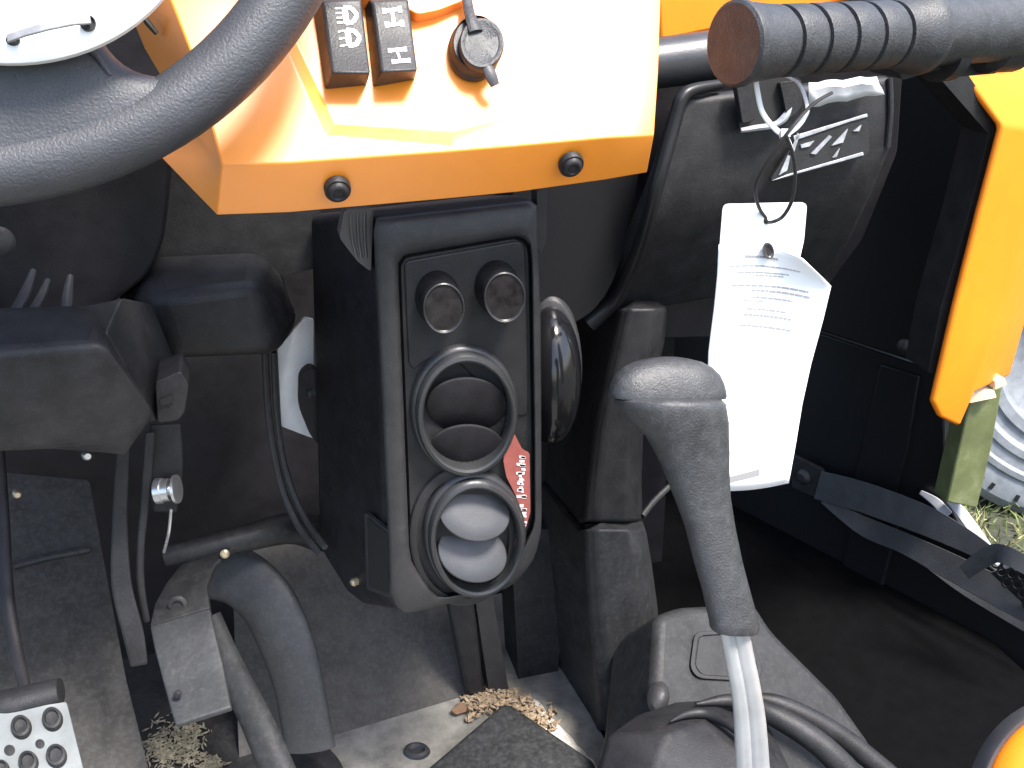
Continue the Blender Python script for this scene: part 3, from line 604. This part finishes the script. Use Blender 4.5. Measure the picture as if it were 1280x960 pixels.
# latch cavity
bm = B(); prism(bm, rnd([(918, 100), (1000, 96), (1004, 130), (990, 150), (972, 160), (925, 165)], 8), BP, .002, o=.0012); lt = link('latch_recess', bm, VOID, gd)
bm = B(); ptube(bm, [(926, 163, .604), (945, 160, .603), (968, 156, .603), (982, 145, .604), (990, 128, .605)], [3, 4, 4, 5, 3], n=8); link('latch_lip', bm, BADGE, gd)
bm = B(); prism(bm, rnd([(920, 105), (938, 103), (944, 150), (928, 155)], 4), BP, .006, o=.005); link('latch_side', bm, BLACK, gd, bevel=.002)
bm = B(); prism(bm, rnd([(975, 103), (1002, 100), (1003, 132), (985, 150)], 4), BP, .006, o=.006); link('latch_side', bm, BLACK, gd, bevel=.002)
bm = B(); ptube(bm, [(1112, 98, .617), (1113, 140, .614), (1109, 184, .612)], 4, n=10); link('edge_bead', bm, BLACK, pd_)
# crumpled white label on the door
bm = B(); rs = []
for a, b, h in (((1011, 103), (1096, 95), .001), ((1011, 111), (1099, 104), .006), ((1011, 124), (1103, 111), .003), ((1012, 134), (1106, 117), .0015)):
    rs.append([BP(a[0]+(b[0]-a[0])*i/8, a[1]+(b[1]-a[1])*i/8+(1.5*math.sin(i*1.9)), h+.0008*math.sin(i*2.3)) for i in range(9)])
sheet(bm, rs); tag(link('crumpled_label', bm, STICKER, sol=.0006, smooth=60), 'crumpled white paper label stuck above the badge', 'label')
# orange trim along the top of the passenger side
bm = B(); prism(bm, [(820, -60), (824, 53), (905, 36), (1000, 14), (1140, -16), (1140, -60)], py_(.70), .03); tag(link('passenger_trim', bm, ORANGE_DULL, bevel=.003), 'orange trim strip along the top of the passenger dash', 'trim')
# ================================================================== GRAB HANDLE
gh = thing('grab_handle', at(1100, 90, y=.48), 'black ribbed rubber grab handle with a flat round end', 'handle')
P0, P1 = at(916, 55, y=.45), at(1268, 34, y=.505); ax = (P1-P0).normalized(); Ln = (P1-P0).length
def along(px):
    lo, hi = 0, Ln*1.3
    for _ in range(40):
        m_ = (lo+hi)/2; q = P0+ax*m_-CAM; x = 640+FPX*q.dot(rt)/q.dot(fw)
        if x < px: lo = m_
        else: hi = m_
    return lo
R0 = .0206
prof = [(0, R0*.05), (0, R0*.90), (.0012, R0*.97), (.0035, R0*.985), (.008, R0*.92), (along(955), R0*.86)]
for gx in (973, 1007, 1041, 1075, 1109):
    a = along(gx); prof += [(a-.0028, R0*.84), (a-.0017, R0*.83), (a-.0013, R0*.74), (a+.0013, R0*.74), (a+.0017, R0*.83), (a+.0028, R0*.84)]
a = along(1128); prof += [(a, R0*.90), (along(1140), R0*1.04), (along(1148), R0*1.06), (along(1151), R0*1.03), (along(1152), R0*.8)]
bm = B(); lathe(bm, P0, ax, prof, 48); link('grip', bm, GRIP, gh, smooth=30)
bm = B(); lathe(bm, P0, ax, [(along(1140), R0*.88), (along(1147), R0*.86), (along(1255), R0*.90), (along(1268), R0*.90), (along(1276), R0*.82), (along(1278), R0*.6)], 48); link('tube', bm, GRIP, gh, smooth=40)
bm = B(); prism(bm, rnd([(1120, 82), (1185, 70), (1185, 84), (1128, 100)], 3), py_(.49), .03); link('bracket', bm, BLACK, gh, bevel=.003)
bm = B(); lathe(bm, P0-V((0, -.004, .011)), ax, [(along(1182), R0*.5), (along(1182), R0*.8), (along(1196), R0*.8), (along(1196), R0*.5)], 24); link('clamp_ring', bm, BLACK, gh)
bm = B(); prism(bm, rnd([(1205, 78), (1240, 70), (1246, 92), (1200, 96)], 3), py_(.51), .025); link('clamp_block', bm, BLACK, gh, bevel=.003)
bm = B(); lathe(bm, P0+V((0, .006, -.006)), ax, [(along(1240), R0*.7), (along(1246), R0*.95), (along(1276), R0*.98), (along(1282), R0*.7)], 24); link('end_boss', bm, BLACK, gh)
# zip tie, cord, tags
bm = B(); zp = [(944, 92, .462), (947, 115, .46), (953, 140, .458), (966, 158, .457), (980, 168, .457), (995, 160, .458), (1006, 146, .46), (1009, 132, .463), (998, 104, .475), (975, 93, .485)]
ptube(bm, zp, 3.6, n=8, flat=.45); ptube(bm, [(980, 166, .456), (987, 178, .456), (992, 192, .456)], [4, 3.5, 2], n=8, flat=.5)
box(bm, at(981, 167, y=.456), rt, up, fw, .0048, .004, .004)
tag(link('zip_tie', bm, TIE), 'white zip tie looped under the grab handle', 'zip tie')
bm = B(); ptube(bm, [(1040, 116, .458), (1022, 126, .456), (1006, 140, .455), (986, 164, .452), (966, 192, .455), (949, 222, .46), (944, 240, .464), (950, 262, .470), (961, 276, .474)], 2.3, n=8)
ptube(bm, [(982, 168, .452), (991, 192, .453), (994, 220, .455), (990, 250, .458), (979, 270, .462), (967, 277, .464), (958, 278, .474)], 2.4, n=8)
tag(link('cord', bm, CORD), 'thin black cord tying the white tags to the zip tie', 'cord')
TPn = py_(.472)
bm = B(); prism(bm, rnd([(904, 255), (1009, 253), (1005, 300), (996, 340), (990, 420), (892, 420), (898, 330)], [8, 8, 4, 0, 0, 0, 0]), TPn, .0006); bt = tag(link('back_tag', bm, PAPER), 'short white card tag with rounded top, hanging behind the printed one', 'tag')
bm = B(); elathe(bm, TPn, 957, 276, 2.6, 4, [(1, .0), (1, .0004), (.7, .0005)], 14); link('eyelet', bm, VOID, bt)
Lb = [(899, 306), (897, 345), (893, 385), (886, 440), (884, 500), (890, 560), (897, 614)]
Rb = [(1003, 324), (1039, 358), (1029, 400), (1014, 455), (1003, 505), (994, 560), (986, 604)]
def tagpt(u, v, o=0.0):
    k = v*(len(Lb)-1); i = min(int(k), len(Lb)-2); t = k-i
    lx, ly = [Lb[i][c]*(1-t)+Lb[i+1][c]*t for c in (0, 1)]; rx, ry = [Rb[i][c]*(1-t)+Rb[i+1][c]*t for c in (0, 1)]
    bow = math.sin(math.pi*u)*(-9*(1-v)+3*v)
    Yv = .463-.010*(u-.35)**2*2*(1-v)+.010*v*(1-v)
    return at(lx+(rx-lx)*u, ly+(ry-ly)*u+bow, y=Yv-o)
bm = B(); sheet(bm, [[tagpt(i/16, j/24) for i in range(17)] for j in range(25)])
tg = tag(link('printed_tag', bm, PAPER, sol=.0006, smooth=60), 'long curled white card tag with faint grey print, hanging behind the gear knob', 'tag')
bm = B(); rr = random.Random(11)
for v0, u0_, u1_, ht in ((.115, .12, .78, .006), (.150, .18, .64, .006), (.166, .34, .58, .005), (.215, .14, .82, .008), (.238, .32, .84, .009), (.272, .34, .70, .008), (.292, .26, .46, .005), (.330, .30, .66, .006), (.352, .28, .72, .007), (.392, .26, .74, .006)):
    u = u0_
    while u < u1_:
        wd = rr.uniform(.02, .07); e = min(u+wd, u1_)
        a = [tagpt(u, v0, .0003), tagpt(e, v0, .0003), tagpt(e, v0+ht, .0003), tagpt(u, v0+ht, .0003)]; prism_pts(bm, a, V((0, .0002, 0))); u = e+.008
link('print_line', bm, INK, tg)
bm = B()
for v0, u0_, u1_, ht in ((.062, .28, .62, .013),):
    u = u0_
    while u < u1_:
        e = min(u+rr.uniform(.02, .05), u1_); prism_pts(bm, [tagpt(u, v0-.03*(v0 > .5)*(u-u0_), .0003), tagpt(e, v0-.03*(v0 > .5)*(e-u0_), .0003), tagpt(e, v0+ht-.03*(v0 > .5)*(e-u0_), .0003), tagpt(u, v0+ht-.03*(v0 > .5)*(u-u0_), .0003)], V((0, .0002, 0))); u = e+.006
link('print_heading', bm, INK, tg)
bm = B(); prism_pts(bm, [tagpt(u, v, .0003) for u, v in ((.18, .945), (.58, .918), (.58, .945), (.18, .968))], V((0, .0002, 0))); link('print_bar', bm, INKB, tg)
bm = B(); TQ = py_(.4615); elathe(bm, TQ, 960, 313, 7, 10.5, [(1, 0), (1, .0006), (.82, .0007), (.7, .0)], 20, rot=-.2); link('eyelet', bm, CANOPY, tg)
# ================================================================== GEAR LEVER
gl = thing('gear_lever', at(945, 960, y=.38), 'gear lever with a black T-shaped knob on a bright bent rod', 'gear lever')
def ringrow(cy, xl, xr, Yv, n=36, dep=.62, sq=2.3):
    a, b = at(xl, cy, y=Yv), at(xr, cy+0, y=Yv); c = (a+b)/2; e = (b-a)/2; q = V((0, .94, -.30)).normalized()*e.length*dep
    out = []
    for i in range(n):
        t = 2*math.pi*i/n; cx, sy = math.cos(t), math.sin(t)
        out.append(c+e*(math.copysign(abs(cx)**(2/sq), cx))+q*(math.copysign(abs(sy)**(2/sq), sy)))
    return out
def Yg(y): return .442-(y-447)/340*.055
kr = [(446, 826, 846), (448, 812, 860), (452, 795, 876), (459, 781, 889), (468, 771, 898), (479, 765, 903), (487, 763, 905), (494, 762, 906), (497, 763, 905), (498, 772, 897)]
bm = B(); skin(bm, [ringrow(y, a, b, Yg(y), dep=.40, sq=2.5) for y, a, b in kr]); link('knob_top', bm, GRIP, gl, smooth=50)
sr = [(495, 778, 893), (499, 769, 899), (503, 770, 903), (509, 773, 904), (526, 786, 907), (546, 809, 908), (565, 820, 909), (584, 829, 909), (620, 843, 911), (657, 857, 917), (700, 868, 926), (738, 879, 936), (777, 888, 947), (785, 889, 947), (789, 892, 945)]
bm = B(); skin(bm, [ringrow(y+(0 if y < 780 else 0), a, b, Yg(y), dep=.62) for y, a, b in sr]); link('knob_grip', bm, GRIP, gl, smooth=40)
for dx, r in ((-9, 9.5), (6, 12.5)):
    bm = B(); ptube(bm, [(914+dx, 765, .392), (922+dx, 810, .388), (932+dx, 860, .385), (938+dx*1.1, 910, .383), (942+dx*1.2, 990, .38)], [r, r, r*1.02, r*1.1, r*1.2], n=14); link('rod', bm, ROD, gl)
# console round the lever
gc = thing('lever_console', at(950, 960, y=.45), 'grey black console moulding and rubber boot around the gear lever rod', 'console')
CP = plane3(at(820, 880, y=.53), at(1080, 900, y=.53), at(880, 755, y=.60))
bm = B(); prism(bm, rnd([(822, 768), (850, 757), (945, 752), (965, 785), (1048, 868), (1092, 930), (1110, 1000), (790, 1000), (815, 890)], [10, 10, 10, 20, 10, 10, 0, 0, 10]), CP, .08); link('plinth', bm, DARKDUST, gc, bevel=.008, seg=4)
bm = B(); q = [(868, 790), (935, 785), (955, 840), (945, 852), (872, 848), (862, 835)]
o_, i_ = polar(rnd(q, 8), 48, (905, 820)), polar(rnd([(905+(x-905)*.86, 820+(y-820)*.84) for x, y in q], 7), 48, (905, 820))
skin(bm, [[CP(x, y, h) for x, y in mixl(o_, i_, t)] for t, h in ((0, -.001), (.1, .003), (.9, .003), (1, -.001))], True, False, False); link('window_rib', bm, BLACK, gc)
bm = B(); prism(bm, rnd([(908+(x-908)*.84, 819+(y-819)*.84) for x, y in q], 6), CP, .002, o=.0008); link('window_panel', bm, BLACK, gc)
bm = B(); elathe(bm, CP, 822, 872, 12, 20, [(1, -.002), (.95, .004), (.6, .008), (.1, .010)], 20); link('corner_boss', bm, BEZEL, gc)
bm = B(); vv = {}
for k, (x, y, Yv) in dict(A=(738, 1000, .43), Bb=(757, 918, .47), C=(792, 893, .50), D=(845, 876, .52), E=(905, 872, .52), F=(960, 900, .49), G=(1010, 1000, .42), H=(838, 915, .455), I=(880, 900, .47), J=(945, 950, .43), K=(800, 1000, .415), M=(920, 1000, .41)).items(): vv[k] = bm.verts.new(at(x, y, y=Yv))
for f in ('A Bb H K', 'Bb C D H', 'D E I H', 'H I J M K', 'E F J I', 'J F G M'): bm.faces.new([vv[k] for k in f.split()])
link('boot', bm, BLACK, gc, sol=.01, bevel=.006, seg=3, smooth=50)
for pth, r in (([(838, 902, .468), (858, 893, .476), (885, 893, .474), (925, 915, .45), (962, 965, .42)], [1, 5, 7, 7, 7]), ([(870, 880, .50), (915, 876, .50), (965, 893, .48), (1030, 935, .455), (1090, 1000, .43)], [2, 9, 14, 16, 18]), ([(930, 870, .52), (975, 880, .51), (1050, 920, .49), (1130, 985, .46)], [2, 11, 13, 14])):
    bm = B(); ptube(bm, pth, r, n=14); link('boot_fold', bm, BLACK, gc)
# ================================================================== RIGHT FOOTWELL
A_, B_ = at(1025, 415, y=.85), at(1175, 465, z=at(1025, 415, y=.85).z)
dW = (B_-A_).normalized(); nW = V((dW.y, -dW.x, 0)); nW = nW if nW.dot(CAM-A_) > 0 else -nW
W = pln(A_, nW)
def wy(x, y, o=.02): return W(x, y, o).y
wa = thing('wheel_arch_liner', at(1100, 900, y=.75), 'glossy black liner panels of the passenger footwell', 'liner')
bm = B(); prism(bm, [(800, 340), (1012, 412), (1178, 467), (1184, 625), (1215, 690), (1290, 750), (1400, 820), (1400, 1100), (800, 900)], W, .02); link('lower_panel', bm, GLOSS, wa, bevel=.002)
bm = B(); prism(bm, [(800, 80), (1000, 20), (1262, 20), (1262, 150), (1185, 462), (1178, 465), (1012, 410), (800, 330)], W, .02, o=.008); link('upper_panel', bm, GLOSS, wa, bevel=.003)
for q, o in (([(1068, 640), (1122, 655), (1088, 790), (1040, 985), (970, 985), (1030, 800)], .004), ([(1100, 455), (1150, 470), (1135, 560), (1112, 640), (1060, 625)], .003)):
    bm = B(); prism(bm, q, W, .008, o=o); link('panel_rib', bm, GLOSS, wa, bevel=.002)
bm = B(); lathe(bm, W(1132, 433, .008), W.n, [(-.001, .008), (.003, .008), (.006, .005), (.007, .0005)], 20); link('screw', bm, BEZEL, wa)
# orange door surround with black edge
ps = thing('door_pillar', at(1190, 530, y=.62), 'orange faceted door pillar with a black inner edge, at the right', 'pillar')
bm = B(); vv = {}
for k, (x, y, Yv) in dict(A=(1205, 92, .615), Bb=(1253, 157, .60), C=(1226, 262, .60), D=(1196, 380, .60), E=(1167, 503, .60), F=(1176, 522, .602), G=(1200, 533, .605), H=(1217, 492, .612), I=(1243, 400, .612), J=(1257, 358, .612), K=(1287, 262, .612), M=(1345, 170, .612), N=(1345, 60, .64), O=(1262, 470, .70), P=(1282, 400, .70), Q=(1330, 260, .70), R=(1200, 40, .63)).items(): vv[k] = bm.verts.new(at(x, y, y=Yv))
for f in ('A Bb M N', 'R A N', 'Bb C K M', 'C D J K', 'D I J', 'D E F G H I', 'I H O P', 'J I P', 'K J P Q'): bm.faces.new([vv[k] for k in f.split()])
bmesh.ops.recalc_face_normals(bm, faces=bm.faces[:])
if sum(f.normal.dot(CAM-f.calc_center_median())*f.calc_area() for f in bm.faces) < 0: bmesh.ops.reverse_faces(bm, faces=bm.faces[:])
link('orange_skin', bm, ORANGE_DULL, ps, sol=.006, bevel=.003, recalc=False, smooth=40)
bm = B(); prism(bm, rnd([(1150, 60), (1195, 70), (1248, 150), (1251, 160), (1226, 262), (1196, 380), (1178, 466), (1160, 466), (1176, 385), (1212, 262), (1236, 168), (1150, 70)], 3), py_(.612), .03); link('edge_trim', bm, BEZEL2, ps, bevel=.004)
gp = thing('green_post', at(1205, 640, y=.7), 'olive green metal post below the orange pillar', 'post')
bm = B(); prism(bm, [(1214, 497), (1254, 482), (1240, 560), (1222, 636), (1183, 628)], py_(.66), .02); link('post', bm, OLIVE, gp, bevel=.002)
bm = B(); prism(bm, rnd([(1209, 493), (1243, 488), (1246, 497), (1212, 504)], 2), py_(.65), .012); link('clip', bm, PEACH, gp, bevel=.001)
bm = B(); prism(bm, rnd([(1243, 476), (1256, 472), (1259, 481), (1244, 487)], 2), py_(.65), .012); link('clip', bm, PEACH, gp, bevel=.001)
# sill pieces
for pth, wd, lab in (([(x, y, wy(x, y, .008)) for x, y in [(1150, 615), (1170, 628), (1185, 645)]], [6, 12, 14], 'short pale sill strip left of the foot of the green post'), ([(x, y, wy(x, y, .008)) for x, y in [(1186, 624), (1205, 645), (1232, 682), (1250, 705)]], [10, 14, 13, 10], 'pale sill strip running right from the foot of the green post')):
    bm = B(); ribbon(bm, pth, wd, .006); tag(link('sill_strip', bm, SILL, bevel=.001), lab, 'sill')
# door strap and net
dn = thing('door_net', at(1150, 720, y=.7), 'black webbing straps of a door net crossing the doorway', 'door net')
bm = B(); prism(bm, rnd([(985, 566), (1000, 574), (1028, 588), (1026, 624), (990, 610)], 3), W, .005, o=.02); pl_ = link('anchor_plate', bm, STEELP, dn, bevel=.001)
bm = B(); lathe(bm, W(1005, 596, .02), W.n, [(-.001, .009), (.002, .009), (.005, .005), (.005, .0005)], 16); link('rivet', bm, BEZEL, pl_)
bm = B(); ribbon(bm, [(x, y, wy(x, y, .022+.012*k)) for k, (x, y) in enumerate([(1022, 606), (1080, 622), (1155, 650), (1205, 675), (1235, 693)])], [36, 38, 37, 29, 22], .002); link('upper_strap', bm, STRAP, dn, bevel=.0005)
bm = B(); ribbon(bm, [(x, y, wy(x, y, .020+.006*k)) for k, (x, y) in enumerate([(1028, 625), (1080, 658), (1130, 679), (1180, 704), (1230, 730), (1310, 772)])], [8, 24, 26, 32, 36, 40], .002); link('lower_strap', bm, STRAP, dn, bevel=.0005)
bm = B(); ribbon(bm, [(x, y, wy(x, y, .07)) for x, y in [(1205, 716), (1230, 698), (1252, 692), (1292, 712)]], [20, 24, 24, 22], .002); link('loop_strap', bm, STRAP, dn, bevel=.0005)
bm = B(); ribbon(bm, [(x, y, wy(x, y, .022)) for x, y in [(1150, 700), (1210, 742), (1310, 798)]], [6, 10, 16], .003); link('edge_binding', bm, STRAP, dn, bevel=.0005)
bm = B()
NP = pln(W(1260, 730, .06), nW)
for j in range(5):
    for i in range(7):
        cx, cy = 1246+i*13+(6.5 if j % 2 else 0), 704+j*11+ (i*2.5)
        if cx < 1240+j*9 or cx > 1340: continue
        o1 = eloop(NP, cx, cy, 7.4, 6.6, 10); i1 = eloop(NP, cx, cy, 5.0, 4.4, 10)
        skin(bm, [o1, [p+NP.n*.001 for p in o1], [p+NP.n*.001 for p in i1], i1, o1], True, False, False)
tag(link('net_mesh', bm, BLACK, dn), kind='stuff')
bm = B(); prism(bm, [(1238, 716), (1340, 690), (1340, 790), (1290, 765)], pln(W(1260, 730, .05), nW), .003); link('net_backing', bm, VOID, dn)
# tyre outside on the grass
tc = at(1352, 452, y=1.30); TA = V((-.52, -.80, .20)).normalized()
ty = thing('tyre', tc-V((0, 0, .25)), 'grey tyre standing on the grass beyond the doorway', 'tyre')
k = (tc-CAM).dot(fw)/FPX
prof = [(-.12, 95), (-.10, 200), (-.02, 212), (.02, 208), (.035, 196), (.038, 175), (.036, 166), (.041, 163), (.042, 156), (.037, 152), (.036, 140), (.040, 137), (.040, 128), (.03, 122), (.028, 112), (.034, 108), (.032, 96), (.0, 90), (-.02, 60), (-.02, 5)]
bm = B(); lathe(bm, tc, TA, [(h, r*k) for h, r in prof], 80); link('carcass', bm, TYRE, ty, smooth=35)
e1t = (X-TA*X.dot(TA)).normalized(); e2t = TA.cross(e1t); bm = B()
for i in range(70):
    a = 2*math.pi*i/70; d = e1t*math.cos(a)+e2t*math.sin(a); tt = TA.cross(d)
    if (i*7) % 10 < 8: box(bm, tc+d*(187*k)+TA*.037, d, tt, TA, 9*k, random.uniform(3, 7)*k, .004)
tag(link('sidewall_marks', bm, GLOSS, ty), kind='stuff')
# grass
bm = B(); rr = random.Random(21)
for i in range(9000):
    x, y = rr.uniform(.75, 2.3), rr.uniform(.75, 1.9); h = rr.uniform(.02, .06); a = rr.uniform(0, 6.28); l = V((rr.gauss(0, .6), rr.gauss(0, .6), 1)).normalized(); wv = V((math.cos(a), math.sin(a), 0))*rr.uniform(.0012, .003)
    p = V((x, y, -.36)); q = p+l*h*.6; e = p+l*h+V((rr.gauss(0, .01), rr.gauss(0, .01), -.004))
    v1 = [bm.verts.new(t) for t in (p-wv, p+wv, q+wv*.7, q-wv*.7, e)]
    mi = 0 if rr.random() < .5 else 1
    f = bm.faces.new(v1[:4]); f.material_index = mi; f = bm.faces.new((v1[3], v1[2], v1[4])); f.material_index = mi
tag(link('grass', bm, [GRASS, DRY], recalc=False), 'short dry green grass outside the doorway', 'grass', kind='stuff')
# orange seat corner, bottom right
sc_ = thing('seat_corner', at(1300, 985, y=.36), 'rounded orange corner with a grey edge at the bottom right', 'seat')
SP = pln(at(1290, 960, y=.36), V((-.25, -.75, .6)))
bm = B(); elathe(bm, SP, 1345, 1010, 118, 128, [(1, -.01), (1, .002), (.96, .008), (.85, .014), (.6, .02), (.2, .023), (.01, .0235)], 64); link('cushion', bm, ORANGE_DULL, sc_, smooth=60)
bm = B(); elathe(bm, SP, 1345, 1010, 128, 138, [(1, -.012), (1, .004), (.98, .006), (.93, .004), (.92, -.006)], 64, cap0=False, cap1=False); link('edge_piping', bm, VANE, sc_, smooth=40)
# ================================================================== LITTER IN THE CORNER
bm = B(); rr = random.Random(9)
for i in range(650):
    t = rr.random(); cx = 588+t*98+rr.gauss(0, 8); cy = 876+t*20-18*math.sin(math.pi*min(1, t*1.2))+rr.gauss(0, 8)+6
    p = at(cx, cy, z=.002+abs(rr.gauss(0, .0035))); a = rr.uniform(0, 6.3); d = V((math.cos(a), math.sin(a), rr.uniform(-.3, .35))).normalized(); l = rr.uniform(.0015, .0055); n = d.cross(V((rr.uniform(-1, 1), rr.uniform(-1, 1), 1)).normalized()).normalized()
    prism_pts(bm, [p-d*l, p-d*l*.2+n*l*.45, p+d*l, p+d*l*.1-n*l*.4], d.cross(n)*.0007)
tag(link('leaf_litter', bm, DEBRIS), 'dry tan leaf litter in the floor corner under the heater', 'litter', kind='stuff')
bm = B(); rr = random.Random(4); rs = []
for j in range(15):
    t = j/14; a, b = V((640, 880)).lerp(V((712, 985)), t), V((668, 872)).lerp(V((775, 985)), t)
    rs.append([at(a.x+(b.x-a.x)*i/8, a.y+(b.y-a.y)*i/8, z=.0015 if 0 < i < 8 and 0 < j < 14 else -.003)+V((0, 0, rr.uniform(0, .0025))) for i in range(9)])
sheet(bm, rs); tag(link('sunlit_dust_strip', bm, SUNLIT_DUST), 'dusty floor strip beside the centre column, sunlight put into its pale colour', 'dust', kind='stuff')
bm = B(); prism(bm, rnd([(563, 887), (575, 878), (588, 880), (586, 888), (570, 893)], 3), pln(at(575, 886, z=.006), V((.1, -.3, 1))), .003); tag(link('brown_leaf', bm, LEAFM, bevel=.0008), 'curled brown leaf beside the litter in the floor corner', 'leaf')
for o in list(bpy.data.objects):
    if o.type == 'MESH' and o.parent is None and 'kind' not in o.keys() and 'category' not in o.keys(): print('untagged', o.name)
